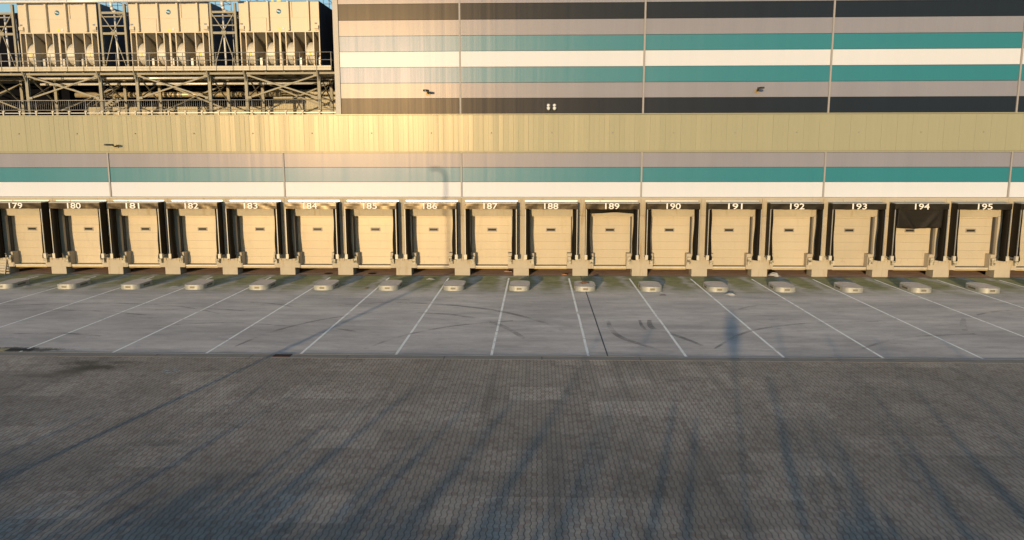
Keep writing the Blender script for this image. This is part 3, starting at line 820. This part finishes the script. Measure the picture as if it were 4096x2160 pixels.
# ------------------------------------------------------------------ cooling towers
TW = 5.44
def tower():
    r = empty('cooling_tower')
    H0, H1, D = 2.45, 4.36, 4.4          # fan bay top, casing top (base at deck)
    b = MB(); b.box(0, TW, 0, D, H0, H1)
    for x in (.66, 2.02, 3.39, 4.75): b.box(x - .06, x + .06, -.20, -.001, H0 + .02, H1 + .02)
    for x0, x1 in ((.0, .59), (.73, 1.95), (2.09, 3.32), (3.46, 4.68), (4.82, TW)):
        b.box(x0 + .005, x1 - .005, -.025, -.001, H0 + .88, H0 + .905)
    b.box(1.82, 1.86, -.05, -.001, H0 + .02, H0 + .87); b.box(3.58, 3.62, -.05, -.001, H0 + .92, H1 - .02)
    b.build('upper_casing', 'cream', r)
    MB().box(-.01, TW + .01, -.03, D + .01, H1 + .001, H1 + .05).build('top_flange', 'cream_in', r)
    for xa, xb in ((-.018, -.002), (TW + .002, TW + .018)): MB().box(xa, xb, .004, D, .002, H1 - .002).build('shade_panel', 'shade_sheet', r)  # added sheets, the shade of the tower sides put into their colour
    b = MB()
    px = [.03, .40, .93, 1.79, 2.30, 2.72, 3.13, 3.66, 4.47, 5.0, 5.41]
    for q, x in enumerate(px):
        w = .065 if q == 5 else .035
        b.box(x - w, x + w, -.02, .07, .0, H0 - .07)
        b.box(x - .012, x + .012, .07, 2.6, .02, H0 - .075) if q not in (5,) else None
    b.box(0, TW, -.02, .07, H0 - .07, H0 - .002); b.box(0, TW, -.02, .3, -.06, .0)
    b.box(-.001, .012, .07, D, 0, H0 - .003); b.box(TW - .012, TW + .001, .07, D, 0, H0 - .003)
    b.build('fan_bay', 'cream', r)
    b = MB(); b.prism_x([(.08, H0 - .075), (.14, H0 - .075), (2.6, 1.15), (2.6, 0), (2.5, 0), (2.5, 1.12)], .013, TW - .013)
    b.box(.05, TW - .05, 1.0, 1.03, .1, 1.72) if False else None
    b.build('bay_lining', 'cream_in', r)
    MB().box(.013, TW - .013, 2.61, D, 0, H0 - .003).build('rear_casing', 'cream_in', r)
    for q, x in enumerate((.415, 1.805, 3.145, 4.485)):
        b = MB(); n = 30; cy, cz, ra = .84, 1.02, .80; pts = []
        for j in range(n):
            a = 2 * math.pi * j / n; rr = ra * (1. - .06 * math.cos(a))
            pts.append((cy + rr * math.cos(a), max(.02, cz + rr * math.sin(a))))
        w = .51
        nn = len(pts)
        b.add([(xx, y, z) for xx in (x, x + w) for y, z in pts], [(k_, (k_ + 1) % nn, nn + (k_ + 1) % nn, nn + k_) for k_ in range(nn)], True)
        b.add([(xx, y, z) for xx in (x, x + w) for y, z in pts], [tuple(range(nn)), tuple(range(nn, 2 * nn))])
        b.box(x + .02, x + w - .02, .5, 1.6, 1.72, 1.76)
        h = b.build('fan_housing', 'housing', r)
        b = MB(); b.tube((x + w, cy, cz - .2), (x + w + .32, cy, cz - .2), .06, 10); b.box(x + w + .15, x + w + .33, cy - .3, cy + .3, .0, .80); b.build('motor', 'alu_dull', h)
        if q in (0, 3): MB().box(x + .20, x + .32, cy - ra * 1.06 - .012, cy - ra * 1.06 + .05, .86, 1.12).build('warning_sticker', 'yellow', h)
    d = MB().lathe([(.001, -.02), (.16, -.02), (.16, -.001)], (2.72, 0, 3.74), 'y', 20).build('emblem', 'blue_disc', r)
    t = text_mesh('lettering', 'BAC', .26, .085, .006, 'white_plastic', .04, d); t.location = (2.72, -.027, 3.74); t.rotation_euler.y = R(20)
    MB().prism_y([(2.60, H0 + .06), (2.84, H0 + .06), (2.72, H0 + .27)], -.012, -.001).build('warning_sticker', 'yellow', r)
    MB().lathe([(.001, -.03), (.075, -.03), (.085, -.001)], (3.0, 0, H0 + .16), 'y', 14).build('gauge', 'white_plastic', r)
    for x in (.03, TW - .35):
        b = MB(); b.box(x, x + .30, -.13, -.001, H0 + .14, H0 + .36); b.box(x + .04, x + .30, -.10, -.001, H0 + .05, H0 + .10); b.build('control_box', 'cream', r)
        MB().box(x + .03, x + .21, -.012, -.001, H0 + .44, H0 + .54).build('label_plate', 'sky_grey', r)
    b = MB()
    for x in (.66, 2.02, 3.39, 4.75): b.tube((x, -.05, H1 + .05), (x, -.05, H1 + 1.05), .03, 6)
    for y in (-.05, D - .2):
        for z in (.6, 1.05): b.tube((.3, y, H1 + z), (TW - .05, y, H1 + z), .022, 6)
    for x in (.3, TW - .05):
        b.tube((x, -.05, H1 + 1.05), (x, D - .2, H1 + 1.05), .022, 6); b.tube((x, -.05, H1 + .6), (x, D - .2, H1 + .6), .022, 6)
    for y in (1.4, 2.9, D - .2): b.tube((TW - .05, y, H1 + .05), (TW - .05, y, H1 + 1.05), .03, 6); b.tube((.3, y, H1 + .05), (.3, y, H1 + 1.05), .03, 6)
    b.build('roof_rail', 'rail', r)
    return r
tp = tower()
for q, (x, lb) in enumerate(((-1.78, 'left cooling tower, cream casing with blue emblem, under the overhead pipe by the photo edge'),
                             (5.90, 'middle cooling tower, cream casing with blue emblem, between two braced frames'),
                             (13.44, 'right cooling tower, cream casing with open sky above, next to the striped wall'))):
    o = tp if q == 0 else copy_tree(tp)
    o.location = (x, 1.5, 13.93); tag(o, lb, 'cooling tower', 'cooling towers on the platform')
    if q == 2:
        MB().box(2.25, 2.42, -.045, -.031, 4.36, 4.44).build('warning_sticker', 'yellow', o); MB().box(2.62, 2.90, -.045, -.031, 4.36, 4.44).build('warning_sticker', 'yellow', o)

# ------------------------------------------------------------------ pipes
op = tag(empty('overhead_pipe', (0, 0, 0)), 'long pale overhead pipe crossing the tops of the left and middle cooling towers', 'pipe', 'pipes of the cooling plant')
b = MB(); b.tube((-12, 1.05, 18.33), (13.72, 1.05, 18.33), .095, 14); 
for x in (-3.4, 1.9, 5.1, 9.6, 12.9): b.tube((x, 1.05, 18.33), (x + .12, 1.05, 18.33), .115, 14)
b.build('pipe_run', 'pipe', op)
for x in (4.95, 12.50):
    b = MB(); b.path([(x, 1.05, 18.24), (x, 1.08, 17.95), (x + .03, 1.2, 17.75), (x + .12, 1.5, 17.62), (x + .25, 2.6, 17.60), (x + .3, 4.6, 17.58)], .10, 12); b.build('branch', 'pipe', op)
def pipe(x0, x1, y, z, r, m, label, rings=()):
    o = tag(empty('pipe', (0, 0, 0)), label, 'pipe', 'pipes of the cooling plant')
    b = MB(); b.tube((x0, y, z), (x1, y, z), r, 14); b.build('pipe_run', m, o)
    for x in rings: MB().tube((x, y, z), (x + .2, y, z), r * 1.12, 14).build('clamp', 'alu_dull', o)
    for x in rings: MB().tube((x + .1, y, z + r * .9), (x + .1, y, 13.69), .015, 6).build('hanger', 'alu_dull', o)
pipe(-1.55, 14.0, 1.25, 13.30, .075, 'pipe', 'upper bright pipe hung just under the platform deck', (1.0, 6.0, 11.2))
pipe(-1.30, 19.4, 2.5, 13.02, .085, 'pipe', 'lower bright pipe hung under the deck, reaching the striped wall', (1.2, 5.6, 10.6, 14.6, 19.0))
pipe(-.1, 15.0, 4.6, 12.44, .19, 'pipe_beige', 'thick beige insulated pipe behind the platform columns', (2.0, 7.6, 12.2))

# terrace back walls
rw = tag(empty('plant_room', (0, 0, 0)), 'low pale plant room wall behind the platform columns with a dark upper block', 'building')
b = MB(); b.box(-1.6, 20.2, 8.0, 12, 10.63, 13.0)
X = -1.6
while X < 20.1: b.box(X, X + .02, 7.985, 7.999, 10.64, 12.9); X += .3
b.build('wall', 'pale_wall', rw)
MB().box(-1.6, 13.2, 7.55, 7.98, 11.8, 13.1).build('darkening_box', 'dark_shade_clad', rw)  # near-black box added to darken the background under the deck
MB().box(-12, 20.2, 9.0, 12.5, 13.01, 19.0).build('upper_wall', 'dark_shade_clad', rw)
b = MB(); b.box(-12, -1.61, 6.3, 12, 10.63, 13.35); b.build('shaded_block', 'dark_shade_clad', rw)  # wall standing in shade, the shade put into its near-black colour
# stair
st = tag(empty('roof_stair', (1.25, 3.2, 10.63)), 'small steel stair climbing from the roof behind the guard rail', 'stair')
b = MB()
for yy in (.0, .85): b.bar((.2, yy, .05), (2.3, yy + .0, 1.5), .05, .18)
b.build('stringers', 'steel', st)
b = MB()
for q in range(6): b.box(.45 + q * .34, .78 + q * .34, .03, .82, .22 + q * .235, .26 + q * .235)
b.build('treads', 'galv', st)
b = MB(); b.path([(.2, 0, 1.0), (2.3, 0, 2.45)], .02, 6); b.path([(.2, .85, 1.0), (2.3, .85, 2.45)], .02, 6)
for q in range(4): b.tube((.3 + q * .62, 0, .12 + q * .43), (.3 + q * .62, 0, 1.07 + q * .43), .018, 6)
b.build('hand_rail', 'rail', st)

# guard rail on the roof edge
gr = tag(empty('guard_rail', (0, 0, 0)), 'grey guard rail with thin upright bars along the roof edge below the platform', 'railing')
b = MB()
for z, r_ in ((11.76, .024), (11.12, .020)): b.tube((-14, .1, z), (20.15, .1, z), r_, 8)
b.build('rail', 'rail', gr)
b = MB(); b.box(-14, 20.15, .08, .12, 10.90, 10.95); b.build('lower_rail', 'alu_dull', gr)
X = -2.47 - 1.133 * 9; bars = MB()
while X < 20.1:
    MB().tube((X, .1, 10.78), (X, .1, 11.76), .024, 8).build('rail_post', 'rail', gr)
    b = MB(); b.box(X - .085, X + .085, .04, .16, 11.0, 11.07); b.box(X - .045, X + .045, .02, .14, 10.776, 11.0); b.build('rail_foot', 'galv_dull', gr)
    for q in range(1, 8): bars.tube((X + q * .1416, .1, 11.12), (X + q * .1416, .1, 11.76), .0075, 4)
    X += 1.133
bars.build('infill_bars', 'rail', gr)

# ------------------------------------------------------------------ things behind the camera that throw the long shadows
AZ, EL = 13.0, 4.5
sd = Vector((math.sin(R(AZ)), math.cos(R(AZ)), 0))
lp = tag(empty('street_lamp', (27.06 - 50 * math.sin(R(12.6)), -.12 - 50 * math.cos(R(12.6)), 0)), 'tall street lamp in the yard whose shadow runs up to dock 186', 'street lamp')
Hp = 6.7 + 50 * math.tan(R(EL))
b = MB(); b.tube((0, 0, 0), (0, 0, Hp), .11, 12, .07); b.path([(0, 0, Hp), (-.12, 0, Hp + .28), (-.35, 0, Hp + .45), (-.5, 0, Hp + .5)], .06, 8); b.build('pole', 'galv', lp)
b = MB(); b.box(-1.0, -.45, -.14, .14, Hp + .44, Hp + .56); b.build('lamp_head', 'lamp', lp)
MB().box(-.2, .2, -.2, .2, 0, .25).build('base', 'galv_dull', lp)
sg = tag(empty('road_sign', (42.75 - 42 * sd.x, -16.1 - 42 * sd.y, 0)), 'round road sign on a thin post in the yard', 'road sign')
Hs = 42 * math.tan(R(EL))
MB().tube((0, 0, 0), (0, 0, Hs), .045, 10).build('post', 'galv', sg)
b = MB(); b.lathe([(.001, -.02), (.34, -.02), (.35, 0), (.34, .02), (.001, .02)], (0, -.06, Hs), 'y', 24); b.build('sign_face', 'blue', sg)

def tree(h, seed, leafy):
    rr = random.Random(seed); b = MB(); tw = MB()
    r = empty('young_tree')
    base = Vector((0, 0, 0)); pts = [base]
    for q in range(1, 9): pts.append(Vector((rr.uniform(-.05, .05) * q * .5, rr.uniform(-.05, .05) * q * .5, h * q / 8)))
    r0 = .046 + .004 * h
    for q in range(8): b.tube(pts[q], pts[q + 1], r0 * (1 - q / 8.6), 8, r0 * (1 - (q + 1) / 8.6), cap=False)
    for q in range(16):
        t = rr.uniform(.45, .97); i = min(7, int(t * 8)); p = pts[i].lerp(pts[i + 1], t * 8 - i)
        a = rr.uniform(0, 6.28); L = h * .15 * (1.25 - t) * rr.uniform(.6, 1.2)
        d = Vector((math.cos(a) * .6, math.sin(a) * .6, 1.)).normalized(); e = p + d * L
        b.tube(p, e, .016, 4, .006, cap=False)
        for s in range(leafy):
            c = p.lerp(e, rr.uniform(.3, 1.05)) + Vector((rr.gauss(0, .10), rr.gauss(0, .10), rr.gauss(0, .12)))
            u = Vector((rr.uniform(-1, 1), rr.uniform(-1, 1), rr.uniform(-1, 1))).normalized(); w = u.orthogonal().normalized(); z_ = rr.uniform(.04, .085)
            tw.add([c - u * z_, c + w * z_ * .6, c + u * z_, c - w * z_ * .6], [(0, 1, 2, 3)])
    b.build('trunk', 'bark', r); tw.build('crown', 'leaf', r, normals=False)
    return r
tps = [tree(4.4, 1, 7), tree(5.2, 2, 10), tree(3.6, 3, 16), tree(4.8, 4, 3)]
TIPS = [(17.2, -26.6), (19.2, -25.7), (19.4, -28.2), (23.9, -29.1), (23.9, -24.4), (24.3, -27.7), (25.5, -24.6), (27.1, -28.7), (28.2, -25.9), (29.2, -25.6), (30.5, -28.6), (31.4, -26.2), (32.2, -27.8), (32.8, -26.6), (33.6, -29.2), (34.9, -24.3), (35.1, -29.5), (36.4, -25.7), (36.6, -29.1), (37.0, -15.2), (38.2, -26.5), (38.6, -28.4), (39.3, -14.3), (41.8, -27.5), (42.3, -23.6), (42.5, -29.6), (43.1, -26.3), (44.9, -27.8), (45.4, -14.1), (45.7, -24.0), (46.9, -25.8), (47.0, -16.6), (47.6, -28.1), (48.8, -17.3), (49.2, -23.9), (52.1, -15.6)]
rr = random.Random(21)
spots = []
for x, y in TIPS:
    yb = rr.uniform(-58, -53); Ls = (y - yb) / sd.y
    spots.append((x - Ls * sd.x, yb, Ls * math.tan(R(EL)), y > -20))
spots.sort()
ordinal = ['first', 'second', 'third', 'fourth', 'fifth', 'sixth', 'seventh', 'eighth', 'ninth', 'tenth', 'eleventh', 'twelfth', 'thirteenth', 'fourteenth', 'fifteenth', 'sixteenth', 'seventeenth', 'eighteenth', 'nineteenth', 'twentieth', 'twenty-first', 'twenty-second', 'twenty-third', 'twenty-fourth', 'twenty-fifth', 'twenty-sixth', 'twenty-seventh', 'twenty-eighth', 'twenty-ninth', 'thirtieth', 'thirty-first', 'thirty-second', 'thirty-third', 'thirty-fourth', 'thirty-fifth', 'thirty-sixth']
for q, (x, y, h, thin) in enumerate(spots):
    k_ = q if q < 4 else (3 if thin else rr.choice((0, 1, 2, 2)))
    o = tps[q] if q < 4 else copy_tree(tps[k_])
    s = h / (4.4, 5.2, 3.6, 4.8)[k_]
    o.location = (x, y, 0); o.rotation_euler.z = rr.uniform(0, 6.28); o.scale = (s, s, s)
    tag(o, 'slender young tree, %s from the left along the far edge of the yard' % ordinal[q], 'tree', 'young trees along the yard edge')
hd = tag(empty('hedge', (20, -52, 0)), 'low clipped hedge along the near edge of the yard', 'hedge')
b = MB(); st_ = MB(); rr = random.Random(5)
for q in range(9000):
    X = rr.uniform(-26, 22); top = 1.40 + .10 * math.sin(X * .8) + .07 * math.sin(X * 2.3) - (.18 if X > 8 else 0)
    c = Vector((X, rr.uniform(-.35, .35), rr.uniform(.05, top)))
    u = Vector((rr.uniform(-1, 1), rr.uniform(-1, 1), rr.uniform(-1, 1))).normalized(); w = u.orthogonal().normalized(); z_ = rr.uniform(.09, .17)
    b.add([c - u * z_, c + w * z_ * .7, c + u * z_, c - w * z_ * .7], [(0, 1, 2, 3)])
for q in range(60):
    X = -26 + q * .8; h0 = 1.26 + .10 * math.sin(X * .8) - (.18 if X > 8 else 0)
    b.box(X, X + .8, -.22, .22, .03, h0)
b.build('foliage', 'leaf', hd, normals=False)
for q in range(90):
    X = -26 + q * .53; st_.tube((X, 0, 0), (X + rr.uniform(-.15, .15), 0, 1.0), .02, 5)
st_.build('stems', 'bark', hd)

# ------------------------------------------------------------------ light
w = bpy.data.worlds.new('World'); scene.world = w; w.use_nodes = True
nt = w.node_tree; bg = nt.nodes['Background']
sky = nt.nodes.new('ShaderNodeTexSky'); sky.sky_type = 'NISHITA'; sky.sun_disc = False
sky.sun_elevation = R(EL); sky.sun_rotation = R(180 + AZ); sky.altitude = 50; sky.air_density = 1.; sky.dust_density = .45; sky.ozone_density = 2.4
nt.links.new(sky.outputs[0], bg.inputs[0]); bg.inputs[1].default_value = .15
ld = bpy.data.lights.new('sun', 'SUN'); ld.energy = 2.0; ld.angle = R(.53); ld.color = (1., .745, .44)
lo = bpy.data.objects.new('sun', ld); col.objects.link(lo); lo.location = (0, -60, 40)
d = Vector((sd.x * math.cos(R(EL)), sd.y * math.cos(R(EL)), -math.sin(R(EL))))
lo.rotation_euler = d.to_track_quat('-Z', 'Y').to_euler()

# ------------------------------------------------------------------ camera
P = dict(f=3058.17, pit=.1549, yaw=-.0327, rol=-.0013, c=(33.5731, -51.47, 8.3863))
cd = bpy.data.cameras.new('camera'); cam = bpy.data.objects.new('camera', cd); col.objects.link(cam); scene.camera = cam
cd.sensor_width = 36.; cd.lens = P['f'] / 4096 * 36; cd.clip_start = .1; cd.clip_end = 5000
s, c = math.sin(P['yaw']), math.cos(P['yaw'])
Rv = Vector((c, -s, 0)); Fh = Vector((s, c, 0)); Z = Vector((0, 0, 1))
sp, cp = math.sin(P['pit']), math.cos(P['pit'])
F = Fh * cp - Z * sp; U = Fh * sp + Z * cp
sr, cr = math.sin(P['rol']), math.cos(P['rol'])
R2 = Rv * cr + U * sr; U2 = U * cr - Rv * sr
m4 = Matrix((R2, U2, -F)).transposed().to_4x4(); m4.translation = P['c']
cam.matrix_world = m4

vs = scene.view_settings
vs.view_transform = 'Standard'; vs.look = 'None'; vs.gamma = 1.; vs.use_curve_mapping = False; vs.exposure = .84
